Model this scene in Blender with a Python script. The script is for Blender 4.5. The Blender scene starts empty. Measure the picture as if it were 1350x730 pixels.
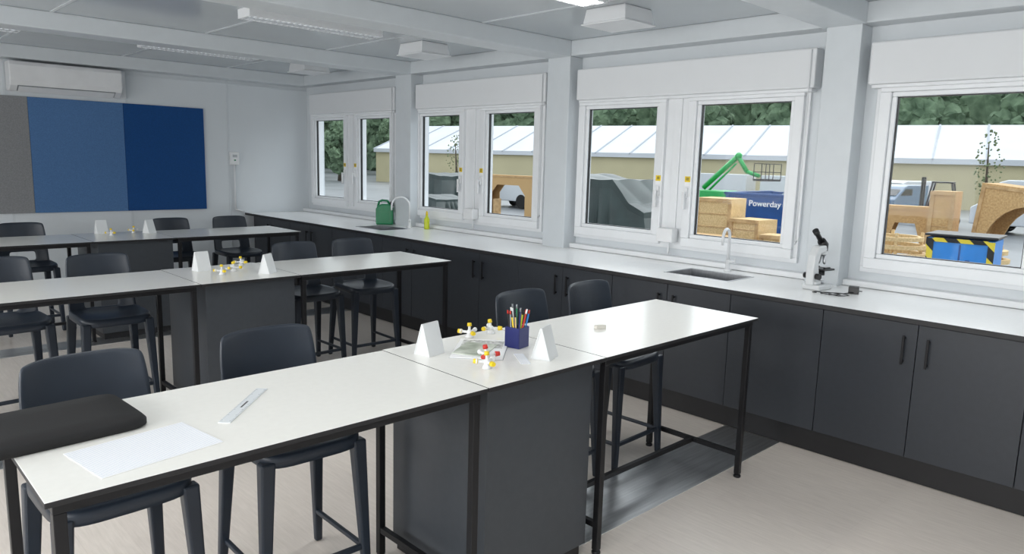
import bpy, bmesh, math, random
from mathutils import Vector, Matrix, noise
random.seed(7)
C=bpy.context.scene.collection
# ---------------------------------------------------------------- materials
def mat(name,col,rough=.5,metal=0,var=.06,scale=8,bump=0,bscale=60,emit=0,col2=None,coat=0,stretch=None):
    m=bpy.data.materials.new(name);m.use_nodes=True;nt=m.node_tree;N=nt.nodes;L=nt.links
    p=N['Principled BSDF'];p.inputs['Roughness'].default_value=rough;p.inputs['Metallic'].default_value=metal
    if coat:p.inputs['Coat Weight'].default_value=coat
    tc=N.new('ShaderNodeTexCoord');mp=N.new('ShaderNodeMapping');L.new(tc.outputs['Object'],mp.inputs[0])
    if stretch:mp.inputs['Scale'].default_value=stretch
    n=N.new('ShaderNodeTexNoise');n.inputs['Scale'].default_value=scale;n.inputs['Detail'].default_value=4;L.new(mp.outputs[0],n.inputs['Vector'])
    r=N.new('ShaderNodeValToRGB')
    a=[max(0,c*(1-var)) for c in col];b=col2 or [min(1,c*(1+var)) for c in col]
    r.color_ramp.elements[0].position=.35;r.color_ramp.elements[1].position=.65
    r.color_ramp.elements[0].color=(*a,1);r.color_ramp.elements[1].color=(*b,1)
    L.new(n.outputs['Fac'],r.inputs[0]);L.new(r.outputs[0],p.inputs['Base Color'])
    if emit:
        L.new(r.outputs[0],p.inputs['Emission Color']);p.inputs['Emission Strength'].default_value=emit
    if bump:
        n2=N.new('ShaderNodeTexNoise');n2.inputs['Scale'].default_value=bscale;L.new(mp.outputs[0],n2.inputs['Vector'])
        bp=N.new('ShaderNodeBump');bp.inputs['Strength'].default_value=bump;bp.inputs['Distance'].default_value=.01
        L.new(n2.outputs['Fac'],bp.inputs['Height']);L.new(bp.outputs[0],p.inputs['Normal'])
    return m
M={}
M['wall']=mat('white_wall_panel',(.70,.74,.77),.33,var=.015,scale=2)
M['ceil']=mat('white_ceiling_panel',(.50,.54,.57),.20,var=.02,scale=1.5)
M['trim']=mat('white_trim',(.65,.69,.72),.38,var=.015)
M['pvc']=mat('white_pvc',(.84,.86,.88),.3,var=.01)
M['blind']=mat('white_blind_fabric',(.78,.80,.82),.6,var=.005)
M['cab']=mat('anthracite_laminate',(.032,.037,.046),.38,var=.04,scale=30)
M['cabin']=mat('dark_grey_laminate',(.050,.057,.067),.38,var=.04,scale=30)
M['plinth']=mat('black_plinth',(.012,.012,.014),.45)
M['white_top']=mat('white_laminate_top',(.92,.915,.875),.22,var=.010,scale=40)
M['ctop']=mat('white_worktop',(.95,.955,.95),.20,var=.01,scale=40)
M['black']=mat('black_metal',(.012,.012,.014),.4,metal=.3)
M['edge']=mat('black_laminate_edge',(.015,.015,.017),.5)
M['stool']=mat('slate_navy_plastic',(.019,.027,.041),.36,var=.08,bump=.03,bscale=400)
M['steel']=mat('brushed_steel',(.50,.51,.53),.3,metal=1,var=.1,scale=20,stretch=(1,12,1))
M['strip']=mat('metal_joint_strip',(.82,.83,.84),.36,metal=1,var=.10,scale=9,stretch=(.3,6,1),bump=.03,bscale=40)
M['tap']=mat('pale_grey_enamel',(.80,.82,.84),.25,var=.02)
M['black_pl']=mat('black_plastic',(.010,.010,.011),.35)
M['white_pl']=mat('white_plastic',(.82,.83,.84),.35,var=.02)
M['scope']=mat('pale_grey_enamel_body',(.66,.68,.69),.3,var=.02)
M['ruler']=mat('clear_ruler_plastic',(.80,.84,.87),.12,var=.02)
M['rubber_w']=mat('cream_rubber',(.80,.77,.70),.6,var=.02)
M['neo']=mat('black_neoprene',(.008,.008,.009),.8,bump=.25,bscale=600)
M['paper']=mat('white_paper',(.93,.94,.95),.8,var=.01)
M['card']=mat('frosted_white_card',(.76,.78,.79),.5,var=.02)
M['felt_g']=mat('grey_felt',(.26,.265,.275),.95,var=.12,scale=120,bump=.2,bscale=200)
M['felt_m']=mat('mid_blue_felt',(.085,.19,.39),.95,var=.1,scale=120,bump=.2,bscale=200)
M['felt_d']=mat('dark_blue_felt',(.006,.065,.23),.95,var=.1,scale=120,bump=.2,bscale=200)
M['navy']=mat('navy_blue_plastic',(.012,.018,.13),.3)
M['yellow']=mat('yellow_plastic',(.85,.62,.02),.4)
M['red']=mat('red_plastic',(.6,.03,.02),.4)
M['green']=mat('green_plastic',(.01,.22,.09),.33)
M['lime']=mat('lime_green_liquid',(.62,.70,.03),.3)
M['osb']=mat('osb_board',(.54,.33,.14),.8,var=.08,scale=30,col2=(.66,.44,.21))
M['osbl']=mat('pale_osb_board',(.66,.46,.22),.8,var=.10,scale=38,col2=(.78,.58,.31))
M['ply']=mat('plywood_board',(.50,.31,.14),.7,var=.12,scale=6,col2=(.64,.43,.22))
M['tarp']=mat('dark_green_grey_tarp',(.024,.042,.040),.42,var=.2,scale=2)
M['tarp2']=mat('grey_green_tarp',(.11,.15,.145),.5,var=.2,scale=2)
M['asph']=mat('wet_asphalt',(.20,.21,.22),.35,var=.2,scale=.4)
M['tentroof']=mat('white_marquee_fabric',(.64,.67,.71),.6,var=.05,scale=.3)
M['rib']=mat('pale_grey_rib',(.40,.43,.47),.6,var=.05)
M['tentwall']=mat('cream_marquee_wall',(.60,.54,.34),.7,var=.05,scale=.5)
M['leaf']=mat('tree_foliage',(.09,.15,.085),.9,var=.2,scale=1.2,col2=(.17,.25,.15))
M['leafd']=mat('pale_foliage',(.18,.22,.11),.9,var=.3,scale=8)
M['bark']=mat('bark',(.09,.07,.05),.9)
M['skip']=mat('blue_painted_steel',(.012,.080,.28),.45,var=.12,scale=3)
M['bbox']=mat('bright_blue_box',(.03,.25,.70),.4)
M['lift']=mat('green_boom_paint',(.03,.42,.10),.4)
M['van']=mat('white_vehicle_paint',(.66,.69,.72),.25,coat=.5,var=.01)
M['vanb']=mat('blue_grey_vehicle_paint',(.12,.2,.3),.25,coat=.5,var=.01)
M['glassdk']=mat('dark_vehicle_glass',(.02,.025,.03),.1)
M['rubber']=mat('rubber',(.015,.015,.015),.8)
M['louvre']=mat('lit_louvre_reflector',(.85,.88,.9),.3,var=.01,emit=.35)
M['louvre_dim']=mat('dim_louvre_reflector',(.80,.83,.86),.3,var=.01,emit=.42)
M['lampbody']=mat('white_lamp_body',(.75,.77,.79),.4,var=.01)
M['lampgap']=mat('grey_louvre_slat',(.30,.32,.34),.3,metal=.6)
M['slat']=mat('light_louvre_slat',(.5,.52,.54),.3,metal=.3)
M['ink']=mat('dark_ink',(.05,.05,.06),.6)
def floor_mat():
    m=bpy.data.materials.new('pale_wood_vinyl');m.use_nodes=True;nt=m.node_tree;N=nt.nodes;L=nt.links;p=N['Principled BSDF']
    tc=N.new('ShaderNodeTexCoord');mp=N.new('ShaderNodeMapping');L.new(tc.outputs['Object'],mp.inputs[0]);mp.inputs['Rotation'].default_value=(0,0,math.pi/2)
    b=N.new('ShaderNodeTexBrick');L.new(mp.outputs[0],b.inputs['Vector']);b.inputs['Scale'].default_value=1
    b.inputs['Brick Width'].default_value=1.2;b.inputs['Row Height'].default_value=.18;b.inputs['Mortar Size'].default_value=.0008
    b.inputs['Color1'].default_value=(.85,.78,.715,1);b.inputs['Color2'].default_value=(.82,.75,.69,1);b.inputs['Mortar'].default_value=(.76,.69,.63,1)
    mp2=N.new('ShaderNodeMapping');mp2.inputs['Scale'].default_value=(14,1.2,1);L.new(tc.outputs['Object'],mp2.inputs[0])
    n=N.new('ShaderNodeTexNoise');n.inputs['Scale'].default_value=5;n.inputs['Detail'].default_value=8;n.inputs['Roughness'].default_value=.65;L.new(mp2.outputs[0],n.inputs['Vector'])
    r=N.new('ShaderNodeValToRGB');r.color_ramp.elements[0].position=.3;r.color_ramp.elements[1].position=.7
    r.color_ramp.elements[0].color=(.86,.855,.845,1);r.color_ramp.elements[1].color=(1.0,1.0,1.0,1);L.new(n.outputs['Fac'],r.inputs[0])
    x=N.new('ShaderNodeMix');x.data_type='RGBA';x.blend_type='MULTIPLY';x.inputs[0].default_value=1
    L.new(b.outputs['Color'],x.inputs[6]);L.new(r.outputs[0],x.inputs[7]);L.new(x.outputs[2],p.inputs['Base Color']);p.inputs['Roughness'].default_value=.32
    return m
M['floor']=floor_mat()
def glass_mat():
    m=bpy.data.materials.new('clear_window_glass');m.use_nodes=True;nt=m.node_tree;N=nt.nodes;L=nt.links
    for n in list(N):N.remove(n)
    o=N.new('ShaderNodeOutputMaterial');t=N.new('ShaderNodeBsdfTransparent');t.inputs[0].default_value=(.96,.98,.98,1)
    g=N.new('ShaderNodeBsdfGlossy');g.inputs['Roughness'].default_value=.02;mx=N.new('ShaderNodeMixShader');mx.inputs[0].default_value=.006
    L.new(t.outputs[0],mx.inputs[1]);L.new(g.outputs[0],mx.inputs[2]);L.new(mx.outputs[0],o.inputs[0]);return m
M['glass']=glass_mat()
def stripes(name,c1,c2,scale,rot,axis='X'):
    m=bpy.data.materials.new(name);m.use_nodes=True;nt=m.node_tree;N=nt.nodes;L=nt.links;p=N['Principled BSDF'];p.inputs['Roughness'].default_value=.7
    tc=N.new('ShaderNodeTexCoord');mp=N.new('ShaderNodeMapping');mp.inputs['Rotation'].default_value=rot;L.new(tc.outputs['Object'],mp.inputs[0])
    w=N.new('ShaderNodeTexWave');w.bands_direction=axis;w.inputs['Scale'].default_value=scale;L.new(mp.outputs[0],w.inputs['Vector'])
    r=N.new('ShaderNodeValToRGB');r.color_ramp.interpolation='CONSTANT';r.color_ramp.elements[0].color=(*c1,1);r.color_ramp.elements[1].color=(*c2,1)
    L.new(w.outputs['Fac'],r.inputs[0]);L.new(r.outputs[0],p.inputs['Base Color']);return m,r
M['hazard'],_=stripes('hazard_stripes',(.02,.02,.02),(.8,.62,.05),1.6,(math.radians(45),0,0),'Y');_.color_ramp.elements[1].position=.5
M['lined'],_=stripes('lined_paper',(.50,.58,.72),(.93,.94,.96),38,(0,0,0),'Y');_.color_ramp.elements[1].position=.13
# ---------------------------------------------------------------- helpers
def bx(bm,x0,x1,y0,y1,z0,z1,mi=0,top=None):
    vs=[bm.verts.new((x,y,z)) for z in (z0,z1) for y in (y0,y1) for x in (x0,x1)]
    F=[(0,2,3,1),(4,5,7,6),(0,1,5,4),(2,6,7,3),(0,4,6,2),(1,3,7,5)]
    fs=[]
    for i,f in enumerate(F):
        q=bm.faces.new([vs[k] for k in f]);q.material_index=top if (top is not None and i==1) else mi;fs.append(q)
    return fs
def frame_of(d):
    d=d.normalized();u=Vector((0,0,1)) if abs(d.z)<.9 else Vector((1,0,0))
    a=d.cross(u).normalized();return a,d.cross(a).normalized()
def tube(bm,pts,rad,n=12,mi=0,cap=True):
    pts=[Vector(p) for p in pts];rs=rad if isinstance(rad,(list,tuple)) else [rad]*len(pts)
    rings=[];a=None
    for i,p in enumerate(pts):
        d=(pts[min(i+1,len(pts)-1)]-pts[max(i-1,0)]).normalized()
        if a is None:a,b=frame_of(d)
        else:
            a=(a-d*a.dot(d)).normalized();b=d.cross(a)
        rings.append([bm.verts.new(p+(a*math.cos(2*math.pi*k/n)+b*math.sin(2*math.pi*k/n))*rs[i]) for k in range(n)])
    for r0,r1 in zip(rings,rings[1:]):
        for k in range(n):
            f=bm.faces.new((r0[k],r0[(k+1)%n],r1[(k+1)%n],r1[k]));f.material_index=mi;f.smooth=True
    if cap:
        for r in (rings[0],rings[-1]):
            f=bm.faces.new(r);f.material_index=mi
def taperbox(bm,p0,p1,w0,w1,mi=0):
    vs=[]
    for p,w in ((p0,w0),(p1,w1)):
        for sx,sy in ((-1,-1),(1,-1),(1,1),(-1,1)):
            vs.append(bm.verts.new((p[0]+sx*w[0]/2,p[1]+sy*w[1]/2,p[2])))
    for k in range(4):bm.faces.new((vs[k],vs[(k+1)%4],vs[4+(k+1)%4],vs[4+k])).material_index=mi
    bm.faces.new(vs[3::-1]).material_index=mi;bm.faces.new(vs[4:]).material_index=mi
def prism(bm,poly,axis,a0,a1,mi=0):
    def P(q,a):
        return {'x':(a,q[0],q[1]),'y':(q[0],a,q[1]),'z':(q[0],q[1],a)}[axis]
    A=[bm.verts.new(P(q,a0)) for q in poly];B_=[bm.verts.new(P(q,a1)) for q in poly];n=len(poly)
    for k in range(n):bm.faces.new((A[k],A[(k+1)%n],B_[(k+1)%n],B_[k])).material_index=mi
    bm.faces.new(A[::-1]).material_index=mi;bm.faces.new(B_).material_index=mi
def ball(bm,c,r,mi=0,sub=2,sc=(1,1,1)):
    g=bmesh.ops.create_icosphere(bm,subdivisions=sub,radius=r)
    for v in g['verts']:
        v.co=Vector((v.co.x*sc[0],v.co.y*sc[1],v.co.z*sc[2]))+Vector(c)
        for f in v.link_faces:f.material_index=mi;f.smooth=True
def obj(name,bm,mats,parent=None,bevel=0,subd=0,loc=None,rot=None,**props):
    bmesh.ops.recalc_face_normals(bm,faces=bm.faces[:])
    me=bpy.data.meshes.new(name);bm.to_mesh(me);bm.free()
    for m in (mats if isinstance(mats,(list,tuple)) else [mats]):me.materials.append(M[m] if isinstance(m,str) else m)
    o=bpy.data.objects.new(name,me);C.objects.link(o)
    if parent:o.parent=parent
    if loc:o.location=loc
    if rot:o.rotation_euler=rot
    if bevel:
        b=o.modifiers.new('b','BEVEL');b.width=bevel;b.segments=2;b.limit_method='ANGLE';b.angle_limit=math.radians(40)
    if subd:
        s=o.modifiers.new('s','SUBSURF');s.levels=s.render_levels=subd
    for k,v in props.items():o[k]=v
    return o
def B():return bmesh.new()
def thing(name,label,cat,loc=(0,0,0),rot=0,group=None):
    e=bpy.data.objects.new(name,None);C.objects.link(e);e.empty_display_size=.1;e.location=loc;e.rotation_euler=(0,0,rot)
    e['label']=label;e['category']=cat
    if group:e['group']=group
    return e
def part(name,parent,mats,fn,bevel=0,subd=0,loc=None,rot=None,**pr):
    bm=B();fn(bm);return obj(name,bm,mats,parent,bevel,subd,loc,rot,**pr)
def dup(root,loc,rot=None,label=None,scale=None):
    def rec(o,par):
        c=o.copy();C.objects.link(c)
        if par:c.parent=par
        for ch in list(o.children):rec(ch,c)
        return c
    n=rec(root,None);n.location=loc
    if rot is not None:n.rotation_euler=(0,0,rot)
    if label:n['label']=label
    if scale:n.scale=(scale,)*3
    return n
def struct(name,mats,fn,bevel=0,parent=None):
    bm=B();fn(bm);return obj(name,bm,mats,parent,bevel,kind='structure')
# ---------------------------------------------------------------- room shell
XW=5.12;YF=9.5;XL=-2.3;YN=-2.2;ZC=2.75
struct('floor','floor',lambda b:bx(b,XL,XW+.2,YN,YF+.1,-.1,0))
struct('ceiling','ceil',lambda b:bx(b,XL-.1,XW+.25,YN-.1,YF+.1,ZC,ZC+.1))
struct('wall_far','wall',lambda b:bx(b,XL-.1,XW+.25,YF,YF+.12,-.1,ZC))
struct('wall_near','wall',lambda b:bx(b,XL-.1,XW+.25,YN-.12,YN,-.1,ZC))
bays=[[(8.37,9.29),(7.33,8.19)],[(6.03,6.89),(4.91,5.77)],[(3.50,4.43),(2.36,3.29)],[(.88,1.86),(-.25,.72)]]
def wallR(b):
    x0,x1=XW,XW+.16
    bx(b,x0,x1,YN,YF,-.1,1.02);bx(b,x0,x1,YN,YF,2.29,ZC)
    ys=[YN]
    for bay in reversed(bays):ys+= [bay[1][0]-.03,bay[0][1]+.03]
    ys.append(YF)
    for k in range(0,len(ys),2):bx(b,x0,x1,ys[k],ys[k+1],1.02,2.29)
struct('wall_right','wall',wallR)
lw=[(-1.6,.2),(.7,2.5),(3.1,4.9),(5.6,7.4)]
def wallL(b):
    x0,x1=XL-.12,XL
    bx(b,x0,x1,YN,YF,-.1,1.0);bx(b,x0,x1,YN,YF,2.2,ZC)
    ys=[YN]
    for a,c in lw:ys+=[a,c]
    ys.append(YF)
    for k in range(0,len(ys),2):bx(b,x0,x1,ys[k],ys[k+1],1.0,2.2)
struct('wall_left','wall',wallL)
n=1
for yc in (9.39,6.97,4.59,2.085,-.4):
    struct('trim_%d'%n,'trim',lambda b:bx(b,XL,4.95,yc-.14,min(yc+.14,YF),2.615,ZC),.006);n+=1
for y0,y1 in ((6.83,7.12),(4.46,4.73),(1.97,2.2),(-.5,-.3)):
    struct('trim_%d'%n,'trim',lambda b:bx(b,4.95,XW,y0,y1,.9,ZC-.13),.006);n+=1
struct('trim_%d'%n,'trim',lambda b:bx(b,4.95,XW,YN,YF,2.62,ZC),.006);n+=1
def sill(b):
    ys=[YN,-.5,-.3,1.97,2.2,4.46,4.73,6.83,7.12,YF]
    for k in range(0,10,2):
        bx(b,5.03,XW,ys[k],ys[k+1],.921,.962)
struct('trim_%d'%n,'pvc',sill,.004);n+=1
def joints(b):
    for x in (-.9,.3,1.5,2.7,3.9):
        for a,c in ((-.26,1.94),(2.23,4.44),(4.74,6.82),(7.12,9.24)):
            bx(b,x-.012,x+.012,a,c,ZC-.004,ZC)
struct('trim_%d'%n,'trim',joints);n+=1
def wj(b):
    for x in (-.8,.4,1.6,2.8,4.0):bx(b,x-.012,x+.012,YF-.005,YF,.0,2.615)
    bx(b,2.78,5.1,YF-.02,YF,2.565,2.585)
struct('trim_%d'%n,'trim',wj);n+=1
struct('baseboard_far','pvc',lambda b:bx(b,XL,4.2,YF-.015,YF,0,.1))
for y0 in (1.95,4.5,6.98):
    struct('trim_%d'%n,'strip',lambda b:bx(b,XL,4.25,y0,y0+.38 if y0<6 else y0+.3,0,.003));n+=1
# ---------------------------------------------------------------- windows
def ring(b,x0,x1,y0,y1,z0,z1,t):
    bx(b,x0,x1,y0,y1,z0,z0+t);bx(b,x0,x1,y0,y1,z1-t,z1);bx(b,x0,x1,y0,y0+t,z0+t,z1-t);bx(b,x0,x1,y1-t,y1,z0+t,z1-t)
for i,bay in enumerate(bays):
    (a0,a1),(c0,c1)=bay
    def fr(b):
        y0,y1=c0-.03,a1+.03
        bx(b,5.09,5.24,y0,y1,1.02,1.06);bx(b,5.09,5.24,y0,y1,2.25,2.29)
        bx(b,5.09,5.24,y0,y0+.04,1.06,2.25);bx(b,5.09,5.24,y1-.04,y1,1.06,2.25);bx(b,5.09,5.24,c1-.01,a0+.01,1.06,2.25)
        bx(b,5.075,5.09,(c1+a0)/2-.035,(c1+a0)/2+.035,1.06,2.25)
    w=struct('window_%d'%(i+1),'pvc',fr,.004)
    for s,(y0,y1) in enumerate(bay):
        sa=part('sash',w,'pvc',lambda b:(ring(b,5.055,5.15,y0,y1,1.05,2.265,.07),ring(b,5.075,5.14,y0+.07,y1-.07,1.12,2.195,.03)),.006)
        part('glazing_gasket',sa,'black_pl',lambda b:ring(b,5.095,5.12,y0+.098,y1-.098,1.148,2.167,.008))
        part('glass_pane',sa,'glass',lambda b:bx(b,5.105,5.109,y0+.1,y1-.1,1.15,2.165))
        yh=(y0+.03) if s==0 else (y1-.03)
        def hd(b):
            bx(b,5.035,5.055,yh-.015,yh+.015,1.44,1.52);bx(b,5.01,5.035,yh-.01,yh+.01,1.47,1.49)
            bx(b,5.005,5.022,yh-.012,yh+.012,1.35,1.49)
        part('handle',sa,'white_pl',hd,.004)
        yl=(y0+.035) if s==0 else (y1-.035)
        part('warning_sticker',sa,['yellow','paper','ink'],lambda b:(bx(b,5.0525,5.0549,yl-.024,yl+.024,1.565,1.61),bx(b,5.053,5.0549,yl-.024,yl+.024,1.535,1.565,1),bx(b,5.0518,5.0525,yl-.014,yl+.014,1.58,1.586,2),bx(b,5.0518,5.0525,yl-.014,yl+.014,1.592,1.598,2)))
for i,(y0,y1) in enumerate([(7.21,9.2),(4.79,6.80),(2.27,4.41),(-.27,1.92)]):
    t=thing('roller_blind','white fabric roller blind cassette above a double window','roller blind',(5.04,(y0+y1)/2,2.24),group='roller blinds')
    h=(y1-y0)/2
    part('cassette',t,'blind',lambda b:(bx(b,-.05,.075,-h,h,.0,.265),),.012)
    part('bottom_bar',t,'pvc',lambda b:bx(b,-.035,.045,-h+.02,h-.02,-.022,-.001),.004)
    part('pull_cord',t,'pvc',lambda b:(tube(b,[(-.06,-h+.03,.25),(-.06,-h+.03,-1.05)],.004,6),tube(b,[(-.04,-h+.03,-1.05),(-.06,-h+.03,-1.07),(-.06,-h+.03,-1.05)],.006,6)))
# ---------------------------------------------------------------- cabinets & worktop
ds=[-1.26,-.27,.72,1.743,2.341,3.305,4.29,5.285,6.3,7.3,8.3,9.3]
for i in range(len(ds)-1):
    y0,y1=ds[i],ds[i+1]
    single=(i==3)
    t=thing('base_cabinet','anthracite laminate base cabinet with black bar handles' if not single else 'narrow anthracite base cabinet with a plain door','cabinet',(4.22,(y0+y1)/2,0),group='base cabinets under the window worktop')
    h=(y1-y0)/2
    part('body',t,'cabin',lambda b:bx(b,.02,.72,-h+.001,h-.001,.14,.70))
    part('plinth',t,'plinth',lambda b:bx(b,.035,.055,-h,h,.004,.139))
    for s in ((-1,1) if not single else (0,)):
        a,c=(-h,0) if s==-1 else (0,h) if s==1 else (-h,h)
        d=part('door',t,'cab',lambda b:bx(b,0,.018,a+.002,c-.002,.145,.885),.0015)
        if not single:
            yy=-.06*(-s)
            part('handle',d,'black',lambda b:(bx(b,-.03,-.02,yy-.006,yy+.006,.66,.82),bx(b,-.02,0,yy-.005,yy+.005,.67,.682),bx(b,-.02,0,yy-.005,yy+.005,.798,.81)),.002)
sinks=[(4.48,4.82,2.52,3.02),(4.42,4.76,6.6,7.10)]
def worktop(b):
    ys=[-1.3,2.52,3.02,6.6,7.10,YF-.002]
    for k in (0,2,4):bx(b,4.19,5.028,ys[k],ys[k+1],.892,.92,0,1)
    for s in sinks:
        bx(b,4.19,s[0],s[2],s[3],.892,.92,0,1);bx(b,s[1],5.028,s[2],s[3],.892,.92,0,1)
bm=B();worktop(bm);wt=obj('worktop',bm,['edge','ctop'],label='long white laminate worktop with black edge under the windows',category='worktop')
def grooves(b,s):
    for k in range(7):
        x=s[0]+.03+k*.045;bx(b,x,x+.006,s[3]+.06,s[3]+.5,.9195,.9205)
part('drainer_grooves',wt,'slat',lambda b:(grooves(b,sinks[0]),))
for s in sinks:
    cx,cy=(s[0]+s[1])/2,(s[2]+s[3])/2
    t=thing('inset_sink','small stainless steel sink set into the white worktop','sink',(cx,cy,.92),group='inset sinks')
    hx,hy=(s[1]-s[0])/2-.001,(s[3]-s[2])/2-.001
    def bowl(b):
        bx(b,-hx,-hx+.006,-hy,hy,-.17,0);bx(b,hx-.006,hx,-hy,hy,-.17,0);bx(b,-hx,hx,-hy,-hy+.006,-.17,0);bx(b,-hx,hx,hy-.006,hy,-.17,0);bx(b,-hx,hx,-hy,hy,-.176,-.17)
    part('basin',t,'steel',bowl)
    part('rim',t,'steel',lambda b:[bx(b,*q,0,.003) for q in ((-hx-.012,-hx,-hy-.012,hy+.012),(hx,hx+.012,-hy-.012,hy+.012),(-hx,hx,-hy-.012,-hy),(-hx,hx,hy,hy+.012))])
    part('drain',t,'black_pl',lambda b:tube(b,[(0,0,-.17),(0,0,-.166)],.03,16))
def tap(loc,rot,h,reach,label):
    t=thing('swan_neck_tap',label,'tap',loc,rot)
    part('base',t,'tap',lambda b:(tube(b,[(0,0,0),(0,0,.015),(0,0,.018),(0,0,.09)],[.028,.028,.017,.016],16),))
    pts=[(0,0,.08),(0,0,h-reach/2)]+[(-reach/2+reach/2*math.cos(a),0,h-reach/2+reach/2*math.sin(a)) for a in [math.pi*k/10 for k in range(1,11)]]
    pts.append((-reach,0,h-reach/2-.05))
    part('spout',t,'tap',lambda b:tube(b,pts,[.011]*(len(pts)-1)+[.008],12))
    part('lever',t,'tap',lambda b:(tube(b,[(0,0,.07),(0,-.05,.075)],.008,10),tube(b,[(0,-.05,.06),(0,-.052,.1)],.006,8)))
tap((4.93,2.78,.92),.15,.32,.13,'pale grey swan neck laboratory tap beside the sink')
tap((4.90,6.77,.92),-.6,.34,.20,'tall pale grey swan neck tap beside the far sink')
t=thing('jerry_can','green plastic jerry can standing by the far sink','jerry can',(4.87,7.22,.921),.9)
def can(b):
    prism(b,[(-.10,0),(.10,0),(.10,.18),(.08,.215),(.03,.24),(-.06,.24),(-.10,.19)],'x',-.065,.065)
part('body',t,'green',can,.015)
part('handle',t,'green',lambda b:tube(b,[(0,.08,.20),(0,.066,.262),(0,.03,.28),(0,-.03,.275),(0,-.06,.23)],.013,8))
part('cap',t,'black_pl',lambda b:tube(b,[(0,-.075,.215),(0,-.085,.262)],.022,14))
part('raised_panel',t,'green',lambda b:bx(b,-.069,-.065,-.06,.06,.04,.15))
t=thing('detergent_bottle','small lime yellow bottle of washing up liquid','bottle',(4.94,6.5,.921))
part('bottle',t,'lime',lambda b:tube(b,[(0,0,0),(0,0,.01),(0,0,.11),(0,0,.14),(0,0,.155)],[.028,.031,.03,.015,.012],14))
part('cap',t,'yellow',lambda b:tube(b,[(0,0,.155),(0,0,.18),(0,0,.2)],[.014,.012,.006],12))
for y,z in ((3.39,1.13),(5.84,1.13)):
    t=thing('control_box','small white plastic control box between two windows','control box',(5.0,y,z))
    part('housing',t,'white_pl',lambda b:bx(b,-.03,.053,-.075,.075,-.05,.06),.006)
    part('conduit',t,'pvc',lambda b:tube(b,[(.045,0,-.05),(.045,0,-.15)],.009,8))
# microscope
t=thing('microscope','pale grey laboratory microscope with black eyepiece on the worktop','microscope',(4.72,2.0,.921),math.radians(-100))
part('foot',t,'scope',lambda b:(prism(b,[(-.065,-.09),(.065,-.09),(.05,.08),(-.05,.08)],'z',0,.035),bx(b,-.04,.04,-.09,-.03,.035,.06)),.008)
part('arm',t,'scope',lambda b:prism(b,[(-.105,.03),(-.035,.03),(-.045,.12),(-.055,.18),(-.035,.235),(.03,.25),(.03,.29),(-.06,.285),(-.10,.225),(-.11,.14)],'x',-.028,.028),.008)
part('stage',t,'black_pl',lambda b:(bx(b,-.06,.06,-.04,.075,.125,.137),bx(b,-.045,-.03,-.01,.05,.137,.145),bx(b,.03,.045,-.01,.05,.137,.145)),.003)
part('condenser',t,'black_pl',lambda b:tube(b,[(0,.02,.09),(0,.02,.125)],.022,14))
part('lamp',t,'steel',lambda b:tube(b,[(0,.02,.035),(0,.02,.055)],[.025,.02],14))
part('nosepiece',t,'scope',lambda b:(tube(b,[(0,.02,.225),(0,.02,.25)],.026,14),))
for dx,dy in ((0,.018),(.02,-.005),(-.02,-.005)):
    part('objective_lens',t,'steel',lambda b:tube(b,[(dx*.6,.02+dy*.6,.225),(dx,.02+dy,.175),(dx,.02+dy,.165)],[.010,.009,.006],10))
part('head',t,'black_pl',lambda b:tube(b,[(0,.02,.25),(0,.02,.29),(0,-.01,.315)],[.028,.03,.026],16))
part('eyepiece',t,'black_pl',lambda b:tube(b,[(0,-.01,.31),(0,-.065,.365),(0,-.065,.365),(0,-.085,.385)],[.016,.016,.020,.020],14))
for s in (-1,1):part('focus_knob',t,'black_pl',lambda b:tube(b,[(s*.028,-.075,.09),(s*.055,-.075,.09)],.020,14))
t=thing('power_adaptor','black power adaptor with a coiled black cable','power adaptor',(4.74,1.78,.921),.3)
part('body',t,'black_pl',lambda b:(bx(b,-.03,.03,-.03,.03,0,.045),bx(b,-.008,.008,-.05,-.03,.015,.02)),.004)
pts=[(-.03,0,.01)]+[(-.14+.06*math.cos(a)*(1-.02*k),.05+.07*math.sin(a)+.004*k,.004+.0015*(k%3)) for k,a in enumerate([2*math.pi*j/12 for j in range(30)])]
part('cable',t,'black_pl',lambda b:tube(b,pts,.003,6))
# ---------------------------------------------------------------- far wall things
t=thing('pinboard','large felt pinboard in grey, mid blue and dark blue panels','pinboard',(1.8,YF-.006,.985))
part('felt_panel',t,'felt_g',lambda b:bx(b,-.95,-.001,-.02,0,0,1.255),.003,label='grey felt panel')
part('felt_panel',t,'felt_m',lambda b:bx(b,.001,.95,-.02,0,0,1.255),.003,label='mid blue felt panel')
part('felt_panel',t,'felt_d',lambda b:bx(b,.952,1.88,-.02,0,0,1.255),.003,label='dark blue felt panel')
t=thing('air_conditioner','white wall mounted split air conditioner above the pinboard','air conditioner',(2.16,YF-.006,2.29))
part('casing',t,'white_pl',lambda b:prism(b,[(0,0),(-.12,0),(-.2,.05),(-.225,.1),(-.225,.26),(-.2,.30),(0,.30)],'x',-.54,.54),.01)
part('air_vent',t,'lampgap',lambda b:prism(b,[(-.125,-.001),(-.118,.004),(-.198,.056),(-.205,.05)],'x',-.47,.47))
part('vent_flap',t,'white_pl',lambda b:prism(b,[(-.13,-.008),(-.126,-.003),(-.20,.044),(-.204,.039)],'x',-.46,.46))
part('pipe_trunking',t,'pvc',lambda b:bx(b,.545,.62,-.06,0,.0,.3),.004)
t=thing('thermostat','small white wall thermostat with a pale display','thermostat',(4.06,YF-.006,1.63))
part('housing',t,'white_pl',lambda b:bx(b,-.06,.06,-.035,0,-.08,.085),.008)
part('display',t,'slat',lambda b:bx(b,-.03,.03,-.0365,-.035,.015,.05))
part('indicator',t,'green',lambda b:bx(b,-.012,.012,-.0365,-.035,-.03,-.012))
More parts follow.
